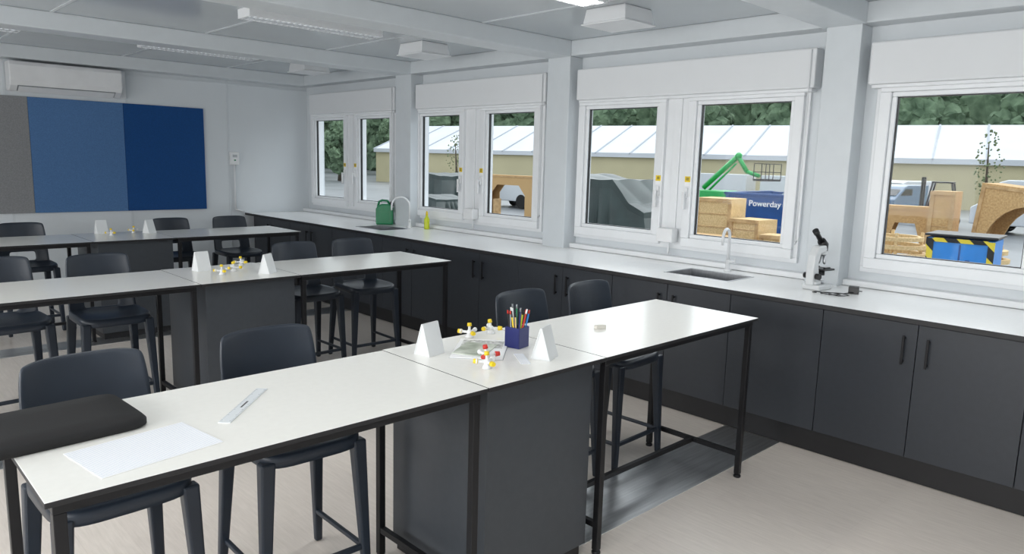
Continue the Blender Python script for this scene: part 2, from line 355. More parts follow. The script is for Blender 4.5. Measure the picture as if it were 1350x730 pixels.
part('conduit',t,'pvc',lambda b:(tube(b,[(.0,-.012,-.08),(.0,-.012,-.66)],.011,8),tube(b,[(.0,-.012,-.66),(.12,-.012,-.70)],.011,8)))
# ---------------------------------------------------------------- ceiling things
def batten(loc,lit):
    t=thing('ceiling_light','brightly lit white surface mounted batten light with louvre' if lit else 'dimly lit white surface mounted batten light with louvre','ceiling light',loc,group='ceiling lights')
    m='louvre' if lit else 'louvre_dim'
    def hs(b):
        bx(b,-.575,.575,-.10,.10,-.045,0);bx(b,-.575,.575,-.10,-.092,-.068,-.045);bx(b,-.575,.575,.092,.10,-.068,-.045)
        bx(b,-.575,-.565,-.092,.092,-.068,-.045);bx(b,.565,.575,-.092,.092,-.068,-.045)
    part('housing',t,'lampbody',hs,.002)
    part('reflector',t,m,lambda b:bx(b,-.565,.565,-.092,.092,-.052,-.0455))
    part('louvre',t,'slat',lambda b:([bx(b,-.54+k*.045,-.536+k*.045,-.092,.092,-.070,-.060) for k in range(25)],bx(b,-.565,.565,-.005,.005,-.071,-.060)))
    for y in (-.045,.045):part('fluorescent_tube',t,m,lambda b:tube(b,[(-.55,y,-.055),(.55,y,-.055)],.004,8))
    return t
l0=batten((3.0,5.42,ZC),False)
for x,y in ((3.0,7.72),(.87,7.72),(.87,5.42)):dup(l0,(x,y,ZC))
locs=[(3.14,3.15),(.87,3.15),(3.1,.85),(.87,.85)]
l1=batten((3.14,3.15,ZC),True)
for x,y in locs[1:]:dup(l1,(x,y,ZC))
def vent(loc):
    t=thing('ceiling_vent','white box shaped ventilation unit on the ceiling','ceiling vent',loc,group='ceiling vents')
    part('housing',t,'lampbody',lambda b:taperbox(b,(0,0,-.10),(0,0,0),(.33,.37),(.30,.34)),.008)
    part('face_plate',t,'lampbody',lambda b:bx(b,-.175,.175,-.195,.195,-.112,-.101),.005)
    return t
v0=vent((4.18,3.33,ZC))
dup(v0,(4.28,5.7,ZC));dup(v0,(4.32,7.95,ZC))
# ---------------------------------------------------------------- tables
def table(x0,x1,y0,y1,label,rot=0):
    cx,cy=(x0+x1)/2,(y0+y1)/2;w,d=(x1-x0)/2,(y1-y0)/2
    t=thing('laboratory_table',label,'table',(cx,cy,0),rot,'laboratory tables')
    part('tabletop',t,['edge','white_top'],lambda b:bx(b,-w+.002,w-.002,-d,d,.885,.90,0,1),.002)
    def fr(b):
        bx(b,-w+.02,w-.02,-d+.02,-d+.045,.857,.885);bx(b,-w+.02,w-.02,d-.045,d-.02,.857,.885)
        bx(b,-w+.02,-w+.045,-d+.045,d-.045,.857,.885);bx(b,w-.045,w-.02,-d+.045,d-.045,.857,.885)
    part('frame',t,'black',fr,.002)
    for sx in (-1,1):
        for sy in (-1,1):
            X=sx*(w-.035);Y=sy*(d-.035)
            part('leg',t,'black',lambda b:(bx(b,X-.0145,X+.0145,Y-.0145,Y+.0145,.02,.857),tube(b,[(X,Y,0),(X,Y,.012),(X,Y,.02)],[.02,.02,.01],10)),.002)
    def st(b):
        for sx in (-1,1):
            X=sx*(w-.035);bx(b,X-.0125,X+.0125,-d+.050,d-.050,.12,.145)
        bx(b,-w+.0475,w-.0475,-.0125,.0125,.12,.145)
    part('stretcher',t,'black',st,.002)
    return t
def pedestal(x0,x1,y0,y1):
    cx,cy=(x0+x1)/2,(y0+y1)/2;w,d=(x1-x0)/2,(y1-y0)/2
    t=thing('service_pedestal','dark grey laminate service pedestal with a white top','pedestal',(cx,cy,0),0,'service pedestals')
    part('top',t,['edge','white_top'],lambda b:bx(b,-w+.002,w-.002,-d,d,.882,.90,0,1),.002)
    part('body',t,'cabin',lambda b:bx(b,-w+.045,w-.02,-d+.055,d-.02,.06,.882),.002)
    part('plinth',t,'plinth',lambda b:bx(b,-w+.06,w-.035,-d+.075,d-.03,0,.06))
T='white topped laboratory table with black metal legs'
table(.32,1.67,1.83,2.49,'white topped laboratory table carrying a sleeve, paper and ruler');pedestal(1.67,2.325,1.83,2.50);table(2.325,3.61,1.83,2.49,'white topped laboratory table carrying a small eraser')
table(.33,1.68,4.46,5.16,T);pedestal(1.68,2.34,4.46,5.18);table(2.34,3.64,4.46,5.16,T)
table(.40,1.76,7.08,7.82,T);pedestal(1.76,2.46,7.08,7.84);table(2.46,3.73,7.08,7.82,T)
# ---------------------------------------------------------------- stools
def superell(k,n,e):
    a=2*math.pi*k/n;c,s=math.cos(a),math.sin(a)
    return (math.copysign(abs(c)**(2/e),c),math.copysign(abs(s)**(2/e),s))
def make_stool(loc,rot):
    t=thing('high_stool','slate navy plastic high stool with low curved back','stool',loc,rot,'high stools')
    def seat(b):
        n=44;prof=[(.25,-.024),(.50,-.021),(.72,-.013),(.88,-.003),(.955,.0),(.99,-.006),(1.0,-.018),(.995,-.046),(.94,-.052),(.5,-.054)]
        rings=[]
        for f,z in prof:
            r=[]
            for k in range(n):
                x,y=superell(k,n,4.8);Y=y*.205*f
                wf=max(0,-Y/.205)**3*.018
                r.append(b.verts.new((x*.216*f,Y,.637+z-wf)))
            rings.append(r)
        b.faces.new(rings[0]);b.faces.new(rings[-1][::-1])
        for a,c in zip(rings,rings[1:]):
            for k in range(n):b.faces.new((a[k],a[(k+1)%n],c[(k+1)%n],c[k]))
        for f in b.faces:f.smooth=True
    part('seat',t,'stool',seat)
    def back(b):
        nx,nz=16,10;V={}
        for j in range(nz+1):
            tt=j/nz
            for i in range(nx+1):
                s=-1+2*i/nx
                hw=.208-.010*tt-.010*max(0,(tt-.7)/.3)**2
                z=.600+tt*.397*(1-.035*abs(s)**6*tt)
                y=.176+.030*tt**.7+.047*tt-.045*abs(s)**2.4
                V[i,j]=b.verts.new((s*hw,y,z))
        for j in range(nz):
            for i in range(nx):
                s=-1+2*(i+.5)/nx
                if 1<=j<3 and abs(s)<.56:continue
                f=b.faces.new((V[i,j],V[i+1,j],V[i+1,j+1],V[i,j+1]));f.smooth=True
        for v in list(b.verts):
            if not v.link_faces:b.verts.remove(v)
    o=part('backrest',t,'stool',back)
    m=o.modifiers.new('so','SOLIDIFY');m.thickness=.018;m.offset=0
    s=o.modifiers.new('su','SUBSURF');s.levels=s.render_levels=2
    for sx in (-1,1):
        for sy in (-1,1):
            part('leg',t,'stool',lambda b:(taperbox(b,(sx*.214,sy*.205+.01,0),(sx*.186,sy*.172,.60),(.032,.029),(.056,.050))),.008)
    def fo(b):
        z=.15;x=.2;y=.19
        bx(b,-x,x,-y-.010,-y+.010,z-.012,z+.012);bx(b,-x-.01,-x+.01,-y,y,z-.010,z+.010);bx(b,x-.01,x+.01,-y,y,z-.010,z+.010)
    part('footrest',t,'stool',fo,.006)
    return t
st=make_stool((.64,2.55,0),.03)
for x,y,r in ((1.29,2.55,-.02),(2.76,2.57,.02),(3.31,2.55,.03),(1.38,5.27,0),(.83,5.4,.05),(2.82,5.27,.02),(3.35,5.27,-.04),(1.42,7.95,.02),(2.77,7.95,0),(3.42,7.95,.04)):
    dup(st,(x,y,0),r)
# ---------------------------------------------------------------- things on the tables
ZT=.9005
t=thing('laptop_sleeve','black neoprene laptop sleeve lying on the table corner','laptop sleeve',(.44,2.32,ZT),.05)
def slv(b):
    n=48;rings=[]
    for f,z in ((.2,.002),(.95,.0),(1,.008),(1.0,.022),(.965,.031),(.5,.035),(.1,.036)):
        r=[]
        for k in range(n):
            x,y=superell(k,n,9);r.append(b.verts.new((x*.215*f,y*.158*f,z)))
        rings.append(r)
    b.faces.new(rings[0]);b.faces.new(rings[-1])
    for a,c in zip(rings,rings[1:]):
        for k in range(n):b.faces.new((a[k],a[(k+1)%n],c[(k+1)%n],c[k])).smooth=True
part('body',t,'neo',slv)
def zp(b):
    pts=[(superell(k,32,9)[0]*.2165,superell(k,32,9)[1]*.1595,.015) for k in range(20)]
    tube(b,pts,.0025,6)
part('zip',t,'black_pl',zp)
bm=B();bx(bm,-.16,.16,-.114,.114,0,.0012)
obj('lined_paper',bm,'lined',loc=(.597,2.022,ZT),rot=(0,0,.14),label='sheet of white lined paper lying on the table',category='paper')
t=thing('ruler','clear white thirty centimetre plastic ruler','ruler',(.945,2.19,ZT),math.radians(46))
part('blade',t,'ruler',lambda b:bx(b,-.165,.165,-.018,.018,0,.0025))
part('scale_marks',t,'ink',lambda b:([bx(b,-.15+k*.01,-.1492+k*.01,.018-(.008 if k%5==0 else .005),.0175,.0025,.0028) for k in range(31)],[bx(b,-.15+k*.01,-.1492+k*.01,-.0175,-.018+(.008 if k%5==0 else .005),.0025,.0028) for k in range(31)],bx(b,-.03,.03,-.003,.003,.0025,.0028)))
bm=B();bx(bm,-.028,.028,-.012,.012,0,.017)
obj('eraser',bm,'rubber_w',bevel=.0015,loc=(2.72,2.19,ZT),rot=(0,0,-.25),label='small cream rubber eraser on the table',category='eraser')
def card(loc,rot,h=.13):
    t=thing('folded_card','frosted white folded triangular name card standing up','folded card',loc,rot,'folded cards on the pedestals')
    w=.042;l=.048
    part('card',t,'card',lambda b:(prism(b,[(-w,0),(-w+.003,0),(.0015,h),(-.004,h)],'x',-l,l),prism(b,[(w,0),(w-.003,0),(-.0015,h),(.004,h)],'x',-l,l),bx(b,-l,l,-w+.003,w-.003,0,.002),prism(b,[(-w+.003,.002),(w-.003,.002),(0,h-.004)],'x',-l+.003,-l+.004),prism(b,[(-w+.003,.002),(w-.003,.002),(0,h-.004)],'x',l-.004,l-.003)))
    part('printing',t,'lampgap',lambda b:[prism(b,[(-w+.0002+z*w/h-.001,z),(-w+.0002+z*w/h-.0004,z),(-w+.0002+(z+.004)*w/h-.0004,z+.004),(-w+.0002+(z+.004)*w/h-.001,z+.004)],'x',-.025,.025) for z in (.055,.07)])
    return t
c0=card((1.79,2.33,ZT),math.radians(12))
for x,y,r in ((2.12,1.99,22),(1.89,5.0,10),(2.2,4.66,35),(2.0,7.76,8),(2.39,7.62,30)):dup(c0,(x,y,ZT),math.radians(r))
def model(loc,rot,cap,label):
    t=thing('molecule_model',label,'molecule model',loc,rot)
    k_=.8
    dirs=[(1,0,.15),(-.5,.85,.1),(-.5,-.85,.1),(.1,.1,1)]
    part('white_ball_stick',t,'white_pl',lambda b:([tube(b,[(0,0,.03*k_),(d[0]*.05*k_,d[1]*.05*k_,(.03+d[2]*.04)*k_)],.006,8) for d in dirs],ball(b,(0,0,.03*k_),.014),tube(b,[(0,0,0),(0,0,.005),(0,0,.03*k_)],[.02,.018,.008],12),[ball(b,(d[0]*.05*k_,d[1]*.05*k_,(.03+d[2]*.04)*k_),.011) for d in dirs[:2]]))
    for d in dirs[1:]:
        part('coloured_cap',t,cap,lambda b:tube(b,[Vector((d[0]*.045,d[1]*.045,.03+d[2]*.033))*k_,Vector((d[0]*.068,d[1]*.068,.03+d[2]*.052))*k_],[.011,.009],10))
    return t
mw_='white molecule model with yellow caps'
model((1.83,2.02,ZT),.3,'yellow',mw_)
model((1.90,2.10,ZT),1.6,'red','white molecule model with red caps')
model((2.23,2.44,ZT),1.1,'yellow',mw_)
model((2.10,2.44,ZT),.2,'yellow',mw_)
model((1.93,4.76,ZT),.5,'yellow',mw_)
model((2.05,4.85,ZT),1.5,'yellow',mw_)
model((2.2,5.08,ZT),.9,'yellow',mw_)
model((2.03,7.55,ZT),.9,'yellow',mw_)
model((2.27,7.7,ZT),.2,'yellow',mw_)
t=thing('booklet','open pale booklet lying flat on the pedestal','booklet',(2.0,2.25,ZT),.73)
part('pages',t,'paper',lambda b:bx(b,-.158,.158,-.108,.108,.001,.004))
part('cover',t,'lampgap',lambda b:bx(b,-.16,.16,-.11,.11,0,.001))
part('printing',t,mat('faint_print',(.55,.56,.55),.7,var=.3,scale=60,col2=(.85,.86,.84)),lambda b:bx(b,.01,.14,-.09,.09,.004,.0043))
bm=B();bx(bm,-.10,.10,-.07,.07,0,.003);obj('printed_leaflet',bm,[mat('pale_green_print',(.42,.48,.38),.6,var=.3,scale=9,col2=(.72,.76,.68))],loc=(1.97,2.25,ZT+.0048),rot=(0,0,.55),label='pale green printed leaflet lying on a booklet',category='leaflet')
bm=B();bx(bm,-.075,.075,-.02,.02,0,.003);obj('printed_strip',bm,['lined'],loc=(2.03,2.03,ZT),rot=(0,0,1.0),label='narrow strip of printed white card',category='paper')
PX,PY=2.155,2.19
t=thing('pen_pot','navy blue square pen pot full of pens','pen pot',(PX,PY,ZT),.2)
part('pot',t,'navy',lambda b:(bx(b,-.038,.038,-.038,-.034,0,.09),bx(b,-.038,.038,.034,.038,0,.09),bx(b,-.038,-.034,-.034,.034,0,.09),bx(b,.034,.038,-.034,.034,0,.09),bx(b,-.034,.034,-.034,.034,0,.004)),.002)
pc=['lime','black_pl','red','green','yellow','bbox','black_pl','navy','ply','lampgap','green','paper','osbl','ply']
for k,cname in enumerate(pc):
    a=k*2.4;r0=.008+.015*(k%2);r1=.034+.018*((k*7)%3)/2;L_=.15+.028*((k*5)%4)/3
    p0=Vector((PX+r0*math.cos(a),PY+r0*math.sin(a),ZT+.008));p1=Vector((PX+r1*math.cos(a),PY+r1*math.sin(a),ZT+L_))
    t=thing('pen','slim pen or pencil standing in the navy pot','pen',p0,0,'pens in the pot')
    d=p1-p0
    part('barrel',t,cname,lambda b:tube(b,[(0,0,0),d*.04,d*.9],[.0015,.0035,.0035],8))
    part('cap',t,('black_pl','red','paper','lampgap')[k%4],lambda b:tube(b,[d*.9,d],[.0038,.0034],8))
# ---------------------------------------------------------------- outside
ZG=-.6
bm=B();bx(bm,XW+.3,180,-80,190,ZG-.2,ZG);obj('yard_ground',bm,'asph',kind='structure')
t=thing('marquee','long white roofed marquee hall with cream side wall','marquee',(60,-13,ZG),math.radians(14.7))
L_=77
part('side_wall',t,'tentwall',lambda b:(bx(b,0,14,0,L_,0,3.12),prism(b,[(.2,3.12),(13.8,3.12),(7,5.45)],'y',L_-.1,L_)))
def roof(b):
    n=26
    for k in range(n):
        y0,y1=k*L_/n,(k+1)*L_/n;ym=(y0+y1)/2
        for sgn in (0,1):
            xs=(-.3,7) if sgn==0 else (14.3,7)
            P=[b.verts.new(p) for p in ((xs[0],y0,3.15),(xs[0],y1,3.15),(xs[1],y1,5.7),(xs[1],y0,5.7),((xs[0]+xs[1])/2,ym,4.28))]
            for q in ((0,1),(1,2),(2,3),(3,0)):b.faces.new((P[q[0]],P[q[1]],P[4])).smooth=True
        bx(b,-.34,-.28,y0,y1,2.85,3.2)
part('roof',t,'tentroof',roof)
def ribs(b):
    for k in range(27):
        y=k*L_/26;prism(b,[(-.36,3.10),(-.36,3.2),(7,5.76),(7,5.66)],'y',y-.06,y+.06)
part('roof_ribs',t,'rib',ribs)
def tree(loc,h,s,leaf='leaf',label='tall leafy green tree behind the marquee',nb=90,br=.07,dis=1.0):
    rnd=random.Random(int(h*10));t=thing('tree',label,'tree',loc,0,None)
    part('trunk',t,'bark',lambda b:(tube(b,[(0,0,0),(.02*h,0,h*.3),(0,.02*h,h*.8)],[.25*s,.18*s,.05*s],8)))
    def fol(b):
        for k in range(nb):
            a=rnd.random()*6.28;q=rnd.random();z=h*(.20+.74*q);rr=(rnd.random()**.5)*h*.34*s*math.sin(math.pi*(.15+.75*q))
            ball(b,(rr*math.cos(a),rr*math.sin(a),z),h*(br+br*.7*rnd.random())*s,sub=3 if dis>.5 else 2)
        for v in b.verts:
            v.co+=(noise.noise_vector(v.co*1.6)*.4*s+noise.noise_vector(v.co*5)*.35*s)*dis
        for f in b.faces:f.smooth=False
    part('foliage',t,leaf,fol)
    return t
T0=[tree((76,3,ZG),12,1.0),tree((75,13.5,ZG),13,.95),tree((73,24,ZG),11.5,1.05)]
for k in range(10):
    dup(T0[k%3],(71-2.2*k,34.5+k*10.2,ZG),random.random()*6,None)
for k in range(2):dup(T0[k],(78,-8-k*10.5,ZG),k)
# continuous woodland behind the trees: nobody could count it
bm=B();rnd=random.Random(3)
for k in range(560):
    y=-45+k*.36;base=100-.14*(y+45)
    ball(bm,(base+rnd.uniform(-3,3),y+rnd.uniform(-1,1),ZG+(2.5,5.5,8.5,11.5,14)[k%5]+rnd.uniform(-1,1)),rnd.uniform(2.6,3.8),sub=2)
for v in bm.verts:v.co+=noise.noise_vector(v.co*.5)*1.2+noise.noise_vector(v.co*1.8)*.7
for f in bm.faces:f.smooth=False
obj('distant_woodland',bm,'leaf',label='continuous green belt of distant woodland behind the marquee',category='woodland',kind='stuff')
tree((41,75,ZG),8,.9,label='leafy green tree at the far end of the yard')
tree((47,68.5,ZG),6.5,.7,label='leafy green tree beside the marquee end')
tree((37,62.5,ZG),5.5,.8,label='bushy green tree near the end of the marquee')
tree((47,11.2,ZG),5.0,.45,'leafd',label='small thin tree with pale leaves near the marquee',nb=130,br=.016,dis=.25)
tree((37,45,ZG),4.5,.5,'leafd',label='small thin tree with pale leaves near the marquee',nb=130,br=.016,dis=.25)
def heap(loc,sx,sy,steps,m,label,rot=0):
    bm=B();n=60;V={}
    hm=max(h for _,h in steps)
    def top(y):
        for (a,h0),(c,h1) in zip(steps,steps[1:]):
            if a<=y<=c:return h0+(h1-h0)*(y-a)/(c-a)
        return steps[-1][1] if y>steps[-1][0] else steps[0][1]
    for i in range(n+1):
        for j in range(n+1):
            u,v=-1+2*i/n,-1+2*j/n
            e=max(abs(u),abs(v))
            x,y=u*sx,v*sy
            z=top(y)+.03*abs(math.sin(4*x+2.5*y))+.02*noise.noise(Vector((x*2.5,y*2.5,hm)))
            if e>.70:
                q=(e-.70)/.30
                k=.70/e
                x0,y0=x*k,y*k
                z=(top(y0)-.02)*(1-q)
                an=math.atan2(v,u);fold=1+(.02+.06*q)*(2*abs(math.sin(an*9+1.3*math.sin(an*4)))-1)*q**.5
                f=(.88+.20*q)/.70
                x,y=x0*f*fold*.98,y0*f*fold*.98
            else:
                x,y=x*.88/.70,y*.88/.70
            V[i,j]=bm.verts.new((x,y,max(0,z)))
    for i in range(n):
        for j in range(n):bm.faces.new((V[i,j],V[i+1,j],V[i+1,j+1],V[i,j+1])).smooth=False
    return obj('covered_heap',bm,m,loc=loc,rot=(0,0,rot),label=label,category='covered heap')
heap((16.8,13.0,ZG),1.1,1.75,[(-1.3,1.0),(-.8,1.25),(-.35,1.86),(.4,1.84),(.9,1.98),(1.5,1.9)],'tarp','tall stack draped with a dark green tarpaulin')
heap((14.0,9.85,ZG),.5,.60,[(-.5,.62),(0,.80),(.5,.70)],'tarp2','low stack covered with a grey tarpaulin')
heap((24.4,30.8,ZG),1.7,2.1,[(-1.4,1.45),(-.3,1.6),(.3,1.35),(1.5,1.3)],'tarp','stack covered with a dark green tarpaulin by the yard')
heap((20.8,26.6,ZG),1.0,1.2,[(-.9,.5),(0,.7),(.9,.6)],'tarp','low stack covered with a dark tarpaulin')
# skip container
t=thing('skip_container','large blue steel skip with white lettering','skip',(24.2,12.62,ZG),math.radians(4))
def skp(b):
    for k,(a,c,e,f) in enumerate(((0,.08,-1.25,1.25),(3.9,4,-1.25,1.25),(0,4,-1.25,-1.17),(0,4,1.17,1.25))):bx(b,a,c,e,f,.1,1.38)
    bx(b,0,4,-1.25,1.25,0,.1)
    bx(b,-.06,4.05,-1.31,-1.17,1.33,1.41);bx(b,-.06,4.05,1.17,1.31,1.33,1.41);bx(b,-.06,.08,-1.3,1.3,1.33,1.41)
    for y in (-1.2,.95,1.2):bx(b,-.05,0,y-.05,y+.05,.05,1.33)
part('body',t,'skip',skp,.01)
def text(s,size,parent,loc,rot,m,name='lettering'):
    cu=bpy.data.curves.new(name,'FONT');cu.body=s;cu.size=size;cu.align_x='CENTER';cu.align_y='CENTER';cu.extrude=.004;cu.offset=.003
    tmp=bpy.data.objects.new('t',cu);C.objects.link(tmp);dg=bpy.context.evaluated_depsgraph_get();me=bpy.data.meshes.new_from_object(tmp.evaluated_get(dg))
    bpy.data.objects.remove(tmp);me.materials.clear();me.materials.append(M[m]);o=bpy.data.objects.new(name,me);C.objects.link(o)
    o.parent=parent;o.location=loc;o.rotation_euler=rot;return o
text('Powerday',.29,t,(-.012,-.22,1.05),(math.radians(90),0,math.radians(-90)),'paper')
part('emblem',t,'paper',lambda b:(prism(b,[(.52,.97),(.59,.97),(.69,1.17),(.62,1.17)],'x',-.012,-.002),prism(b,[(.52,.97),(.55,.97),(.50,1.07),(.47,1.07)],'x',-.012,-.002)))
part('rubble_load',t,'tarp2',lambda b:[ball(b,(1+k*.4,-.9+.23*k,1.08),.30,sub=1) for k in range(7)])
def crate(loc,sx,sy,sz,rot,label='pale chipboard packing crate',m='osbl'):
    t=thing('timber_crate',label,'crate',loc,rot,'chipboard crates')
    part('box',t,m,lambda b:bx(b,-sx/2,sx/2,-sy/2,sy/2,.1,sz))
    nb=int(sz/.28)
    part('batten',t,'ply',lambda b:([bx(b,-sx/2-.03,-sx/2,y-.035,y+.035,.0,sz) for y in (-sy/2+.035,sy/2-.035)],bx(b,-sx/2-.05,-sx/2-.03,-sy/2,sy/2,sz-.07,sz),[bx(b,-sx/2-.012,-sx/2,-sy/2+.07,sy/2-.07,.15+k*.28,.17+k*.28) for k in range(nb)],[bx(b,x-.05,x+.05,-sy/2,sy/2,0,.1) for x in (-sx/2+.06,sx/2-.06)]))
crate((14.6,8.5,ZG),.8,.82,1.62,.12);crate((14.5,7.64,ZG),.7,.68,1.22,-.08);crate((14.2,7.02,ZG),.5,.40,.96,.15)
# loose boards piled in front of the crates
for k in range(6):
    bm=B();bx(bm,-.35,.35,-.6+.05*(k%2),.6-.08*(k%3),0,.07)
    obj('timber_offcut',bm,'osb' if k%2 else 'osbl',loc=(13.1,7.9+.05*(k%3),ZG+.4+k*.09),rot=(0,0,.05*(k%3)-.04),label='rough chipboard offcut lying on a pile',category='board',group='pile of offcuts')
crate((13.1,7.9,ZG),.7,1.2,.39,0,label='low chipboard crate carrying loose boards')
def archbox(loc,w,h,dep,rot,tilt,label,open_=.28,angular=False):
    t=thing('chipboard_frame',label,'chipboard frame',loc,rot)
    o_=open_;n=14
    def f(b):
        if angular:
            pts=[(-w/2,0),(-w*.30,0),(-w*.30,h*.56),(-w*.18,h*.78),(w*.24,h*.78),(w*.34,h*.60),(w*.34,0),(w/2,0),(w/2,h),(-w/2,h)]
        else:
            pts=[(-w/2,0),(-w*o_,0),(-w*o_,h*.45)]+[(-w*o_*math.cos(math.pi*k/n),h*.45+h*.40*math.sin(math.pi*k/n)) for k in range(1,n)]+[(w*o_,h*.45),(w*o_,0),(w/2,0),(w/2,h),(-w/2,h)]
        prism(b,pts,'x',0,.03);prism(b,pts,'x',dep-.03,dep)
        bx(b,.03,dep-.03,-w/2,-w/2+.03,0,h);bx(b,.03,dep-.03,w/2-.03,w/2,0,h);bx(b,.03,dep-.03,-w/2+.03,w/2-.03,h-.03,h)
    part('board',t,'osb',f,rot=(tilt,0,0))
    part('inner_batten',t,'ply',lambda b:(bx(b,.03,dep-.03,-w*o_-.08,-w*o_-.03,0,h*.45),bx(b,.03,dep-.03,w*o_+.06,w*o_+.11,0,h*.45),[bx(b,-.02,0,-w/2+.02,w/2-.02,z,z+.05) for z in (h-.08,)],[bx(b,-.02,0,s*(w/2-.05)-.03,s*(w/2-.05)+.03,0,h-.08) for s in (-1,1)]),rot=(tilt,0,0))
archbox((20,21.0,ZG),2.7,1.75,.5,.1,0,'square chipboard frame with an angular opening in the yard',.28,True)
archbox((15.6,3.1,ZG),1.9,2.05,.7,-.25,.10,'tall arched chipboard frame standing beside the crates',.38)
crate((15.9,4.42,ZG),.7,.42,1.95,.1,m='osb')
archbox((16.4,5.25,ZG),.9,1.6,.4,.1,0,'narrow open chipboard frame standing beside the crates',.3,True)
for j,(x,y,r,k0) in enumerate(((12.2,4.05,.48,9),(12.6,3.0,.42,8),(11.0,3.42,.34,6))):
    t=thing('plywood_hoop_stack','stack of round plywood hoops on the ground','plywood stack',(x,y,ZG),.2*j,'plywood hoop stacks')
    def stack(b):
        nn=32
        for k in range(k0):
            R_=r-.035*(k%3);z=.25+k*.125
            ri=[[b.verts.new((q*math.cos(2*math.pi*i/nn)+.02*(k%2),q*math.sin(2*math.pi*i/nn),zz)) for i in range(nn)] for q,zz in ((R_,z),(R_,z+.06),(R_-.08,z+.06),(R_-.08,z))]
            for a in range(4):
                for i in range(nn):b.faces.new((ri[a][i],ri[a][(i+1)%nn],ri[(a+1)%4][(i+1)%nn],ri[(a+1)%4][i]))
        for q in range(4):
            a=q*math.pi/2+.4;bx(b,(r-.10)*math.cos(a)-.02,(r-.10)*math.cos(a)+.02,(r-.10)*math.sin(a)-.02,(r-.10)*math.sin(a)+.02,.25,.25+k0*.125)
    part('hoops',t,'osbl',stack)
    part('pallet',t,'ply',lambda b:([bx(b,-r,r,q,q+.1,.17,.25) for q in (-r,-.05,r-.1)],[bx(b,q,q+.1,-r,r,0,.17) for q in (-r,-.05,r-.1)]))
t=thing('storage_box','bright blue storage box with black and yellow hazard stripes','storage box',(10.4,2.62,ZG),.08)
part('body',t,'bbox',lambda b:bx(b,-.3,.3,-.36,.36,.05,1.50),.01)
part('lid',t,'black_pl',lambda b:bx(b,-.33,.33,-.39,.39,1.52,1.55),.01)
part('hazard_band',t,'hazard',lambda b:(bx(b,-.315,-.3,-.36,-.29,.05,1.49),bx(b,-.315,-.3,.29,.36,.05,1.49),bx(b,-.317,-.3,-.29,.29,1.45,1.50),bx(b,-.3,.3,.36,.375,1.38,1.50)))
part('panel_seam',t,'skip',lambda b:(bx(b,-.305,-.3,-.01,.01,.05,1.43),bx(b,-.312,-.3,-.12,-.07,1.2,1.25)))
def van(loc,rot,l,w,h,label,m='van'):
    t=thing('van',label,'van',loc,rot)
    part('body',t,m,lambda b:prism(b,[(-l/2,.35),(l/2,.35),(l/2,1.0),(l/2-.25,1.15),(l/2-.9,h-.1),(l/2-1.2,h),(-l/2,h)],'y',-w/2,w/2),.05)
    part('windscreen',t,'glassdk',lambda b:(prism(b,[(l/2-.3,1.2),(l/2-.27,1.2),(l/2-.84,h-.15),(l/2-.88,h-.15)],'y',-w/2+.1,w/2-.1),[prism(b,[(l/2-1.6,1.2),(l/2-.5,1.2),(l/2-.95,h-.2),(l/2-1.6,h-.2)],'y',s*(w/2)-.01,s*(w/2)+.01) for s in (-1,1)]))
    for x in (-l/2+.8,l/2-.8):
        for s in (-1,1):part('wheel',t,'rubber',lambda b:tube(b,[(x,s*(w/2-.2),.35),(x,s*(w/2+.01),.35)],.35,18))
van((47,15.6,ZG),2.9,4.0,1.9,1.8,'white van parked in the yard');van((38,12.8,ZG),3.0,3.2,1.6,1.7,'blue grey van parked in the yard','vanb')
van((34,6.1,ZG),1.5,4.4,1.9,2.1,'white van parked behind the timber');van((26,26.6,ZG),1.6,3.6,1.7,1.5,'white car sized van behind the chipboard frame')
def trailer(loc,rot,l,h):
    t=thing('box_trailer','long white box trailer in the yard','trailer',loc,rot,'box trailers')
    part('box',t,'van',lambda b:bx(b,-1.2,1.2,-l/2,l/2,.7,h),.03)
    part('skirt',t,'lampgap',lambda b:bx(b,-1.1,1.1,-l/2+.2,l/2-.2,.5,.7))
    for y in (-l/2+1,-l/2+2,l/2-1):
        part('wheel',t,'rubber',lambda b:(tube(b,[(-1.2,y,.45),(1.2,y,.45)],.45,16)))
trailer((40,24.2,ZG),.25,5,1.9);trailer((40,18.1,ZG),.25,4.5,1.9)
t=thing('shipping_container','dark shipping container beside the trailers','container',(44,19.2,ZG),.2)
part('body',t,'tarp',lambda b:(bx(b,-1.2,1.2,-1.6,1.6,.1,2.4),[bx(b,-1.23,-1.2,-1.5+k*.25,-1.38+k*.25,.2,2.3) for k in range(13)]),.02)
part('door',t,'tarp',lambda b:bx(b,-1.1,1.1,-1.64,-1.6,.2,2.3))
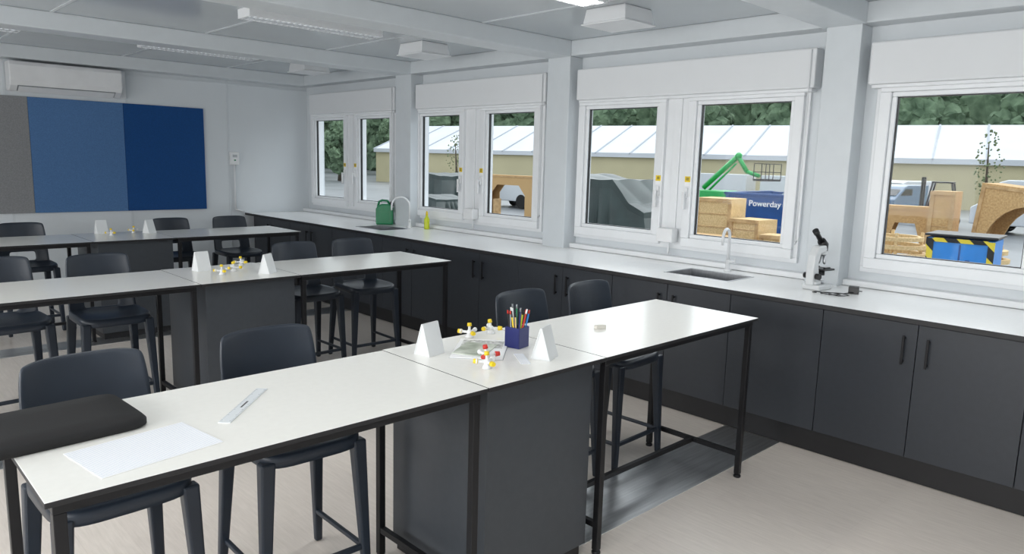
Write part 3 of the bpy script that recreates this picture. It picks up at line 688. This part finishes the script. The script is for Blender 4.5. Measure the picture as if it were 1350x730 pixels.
# boom lift
t=thing('boom_lift','bright green articulated boom lift with a work platform','boom lift',(34,20.3,ZG),0)
part('chassis',t,'lift',lambda b:(bx(b,-.9,.9,-.9,.9,.5,1.1),),.05)
for x in (-.8,.8):
    for y in (-.8,.8):part('wheel',t,'rubber',lambda b:tube(b,[(x-.15,y,.4),(x+.15,y,.4)],.4,16))
def seg(b,p,q,w):tube(b,[p,q],w,4)
part('lower_boom',t,'lift',lambda b:(seg(b,(0,.6,1.2),(0,-1.3,2.9),.14),seg(b,(0,.4,.95),(0,-1.2,2.5),.06)))
part('upper_boom',t,'lift',lambda b:(seg(b,(0,-1.2,2.95),(0,-1.8,2.1),.12),seg(b,(0,-1.8,2.1),(0,-2.5,1.9),.10),ball(b,(0,-1.3,2.88),.18)))
def plat(b):
    for z in (1.75,2.1,2.5):
        for y0,y1,x0,x1 in ((-3.3,-2.5,-.6,-.58),(-3.3,-2.5,.58,.6),(-3.3,-3.28,-.6,.6),(-2.52,-2.5,-.6,.6)):bx(b,x0,x1,y0,y1,z-.015,z+.015)
    for x in (-.6,.6):
        for y in (-3.3,-2.9,-2.5):bx(b,x-.015,x+.015,y-.015,y+.015,1.7,2.5)
    bx(b,-.6,.6,-3.3,-2.5,1.67,1.73)
part('work_platform',t,'black_pl',plat)
t=thing('forklift','dark red forklift truck parked in the yard','forklift',(35,10.0,ZG),math.radians(100))
part('body',t,'red',lambda b:(bx(b,-.8,.5,-.5,.5,.3,.75),prism(b,[(-.8,.75),(-.3,.75),(-.35,1.05),(-.8,1.0)],'y',-.5,.5)),.04)
part('overhead_guard',t,'black_pl',lambda b:([tube(b,[(-.6,s*.45,1.0),(-.45,s*.45,1.9)],.04,6) for s in (-1,1)],[tube(b,[(.45,s*.45,.7),(.25,s*.45,1.9)],.04,6) for s in (-1,1)],bx(b,-.5,.3,-.5,.5,1.87,1.93)))
part('seat',t,'black_pl',lambda b:(bx(b,-.35,.05,-.22,.22,.75,.87),bx(b,-.4,-.3,-.22,.22,.87,1.3)),.03)
part('mast',t,'black_pl',lambda b:([bx(b,.6,.7,s*.3-.05,s*.3+.05,.1,2.1) for s in (-1,1)],bx(b,.62,.68,-.3,.3,1.9,2.0),bx(b,.7,.75,-.4,.4,.3,.7)))
for s in (-1,1):part('fork',t,'lampgap',lambda b:bx(b,.72,1.6,s*.25-.05,s*.25+.05,.12,.17))
for x in (-.55,.4):
    for s in (-1,1):part('wheel',t,'rubber',lambda b:tube(b,[(x,s*.35,.28),(x,s*.52,.28)],.28,16))
# ---------------------------------------------------------------- light
w=bpy.data.worlds.new('overcast');bpy.context.scene.world=w;w.use_nodes=True;nt=w.node_tree;N=nt.nodes;L=nt.links
bg=N['Background'];tc=N.new('ShaderNodeTexCoord');sp=N.new('ShaderNodeSeparateXYZ');r=N.new('ShaderNodeValToRGB')
L.new(tc.outputs['Generated'],sp.inputs[0]);L.new(sp.outputs['Z'],r.inputs[0]);L.new(r.outputs[0],bg.inputs[0])
r.color_ramp.elements[0].color=(.87,.91,.95,1);r.color_ramp.elements[1].color=(.88,.93,1,1);r.color_ramp.elements[1].position=.6
bg.inputs[1].default_value=1.25
def area(loc,rot,sx,sy,e,col):
    l=bpy.data.lights.new('area_light','AREA');l.shape='RECTANGLE';l.size=sx;l.size_y=sy;l.energy=e;l.color=col
    o=bpy.data.objects.new('area_light',l);C.objects.link(o);o.location=loc;o.rotation_euler=rot;return o
for (a,c),e in zip(lw,(62,62,46,38)):
    area((XL-.2,(a+c)/2,1.6),(0,math.radians(-90),0),1.2,1.75,e,(1,.99,.97))
for x,y in locs:area((x,y,ZC-.0598),(0,0,0),1.08,.16,10,(1,.98,.94))
s=bpy.data.lights.new('sun','SUN');s.energy=2.8;s.angle=1.6;s.color=(.97,.98,1);so=bpy.data.objects.new('sun',s);C.objects.link(so);so.rotation_euler=(0,math.radians(50),0)
# ---------------------------------------------------------------- camera
cd=bpy.data.cameras.new('camera');cd.sensor_width=36;cd.lens=962.1/1350*36;cd.clip_end=400
co=bpy.data.objects.new('camera',cd);C.objects.link(co);bpy.context.scene.camera=co
y,p,ro=[math.radians(a) for a in (44.014,8.991,-1.562)]
fwd=Vector((math.sin(y)*math.cos(p),math.cos(y)*math.cos(p),-math.sin(p)));rt=Vector((math.cos(y),-math.sin(y),0));dn=fwd.cross(rt)
r_=rt*math.cos(ro)+dn*math.sin(ro);d_=-rt*math.sin(ro)+dn*math.cos(ro)
mw=Matrix((( r_.x,-d_.x,-fwd.x),(r_.y,-d_.y,-fwd.y),(r_.z,-d_.z,-fwd.z))).to_4x4();mw.translation=(0,0,1.69);co.matrix_world=mw
vs=bpy.context.scene.view_settings;vs.view_transform='Standard';vs.look='None';vs.exposure=.1
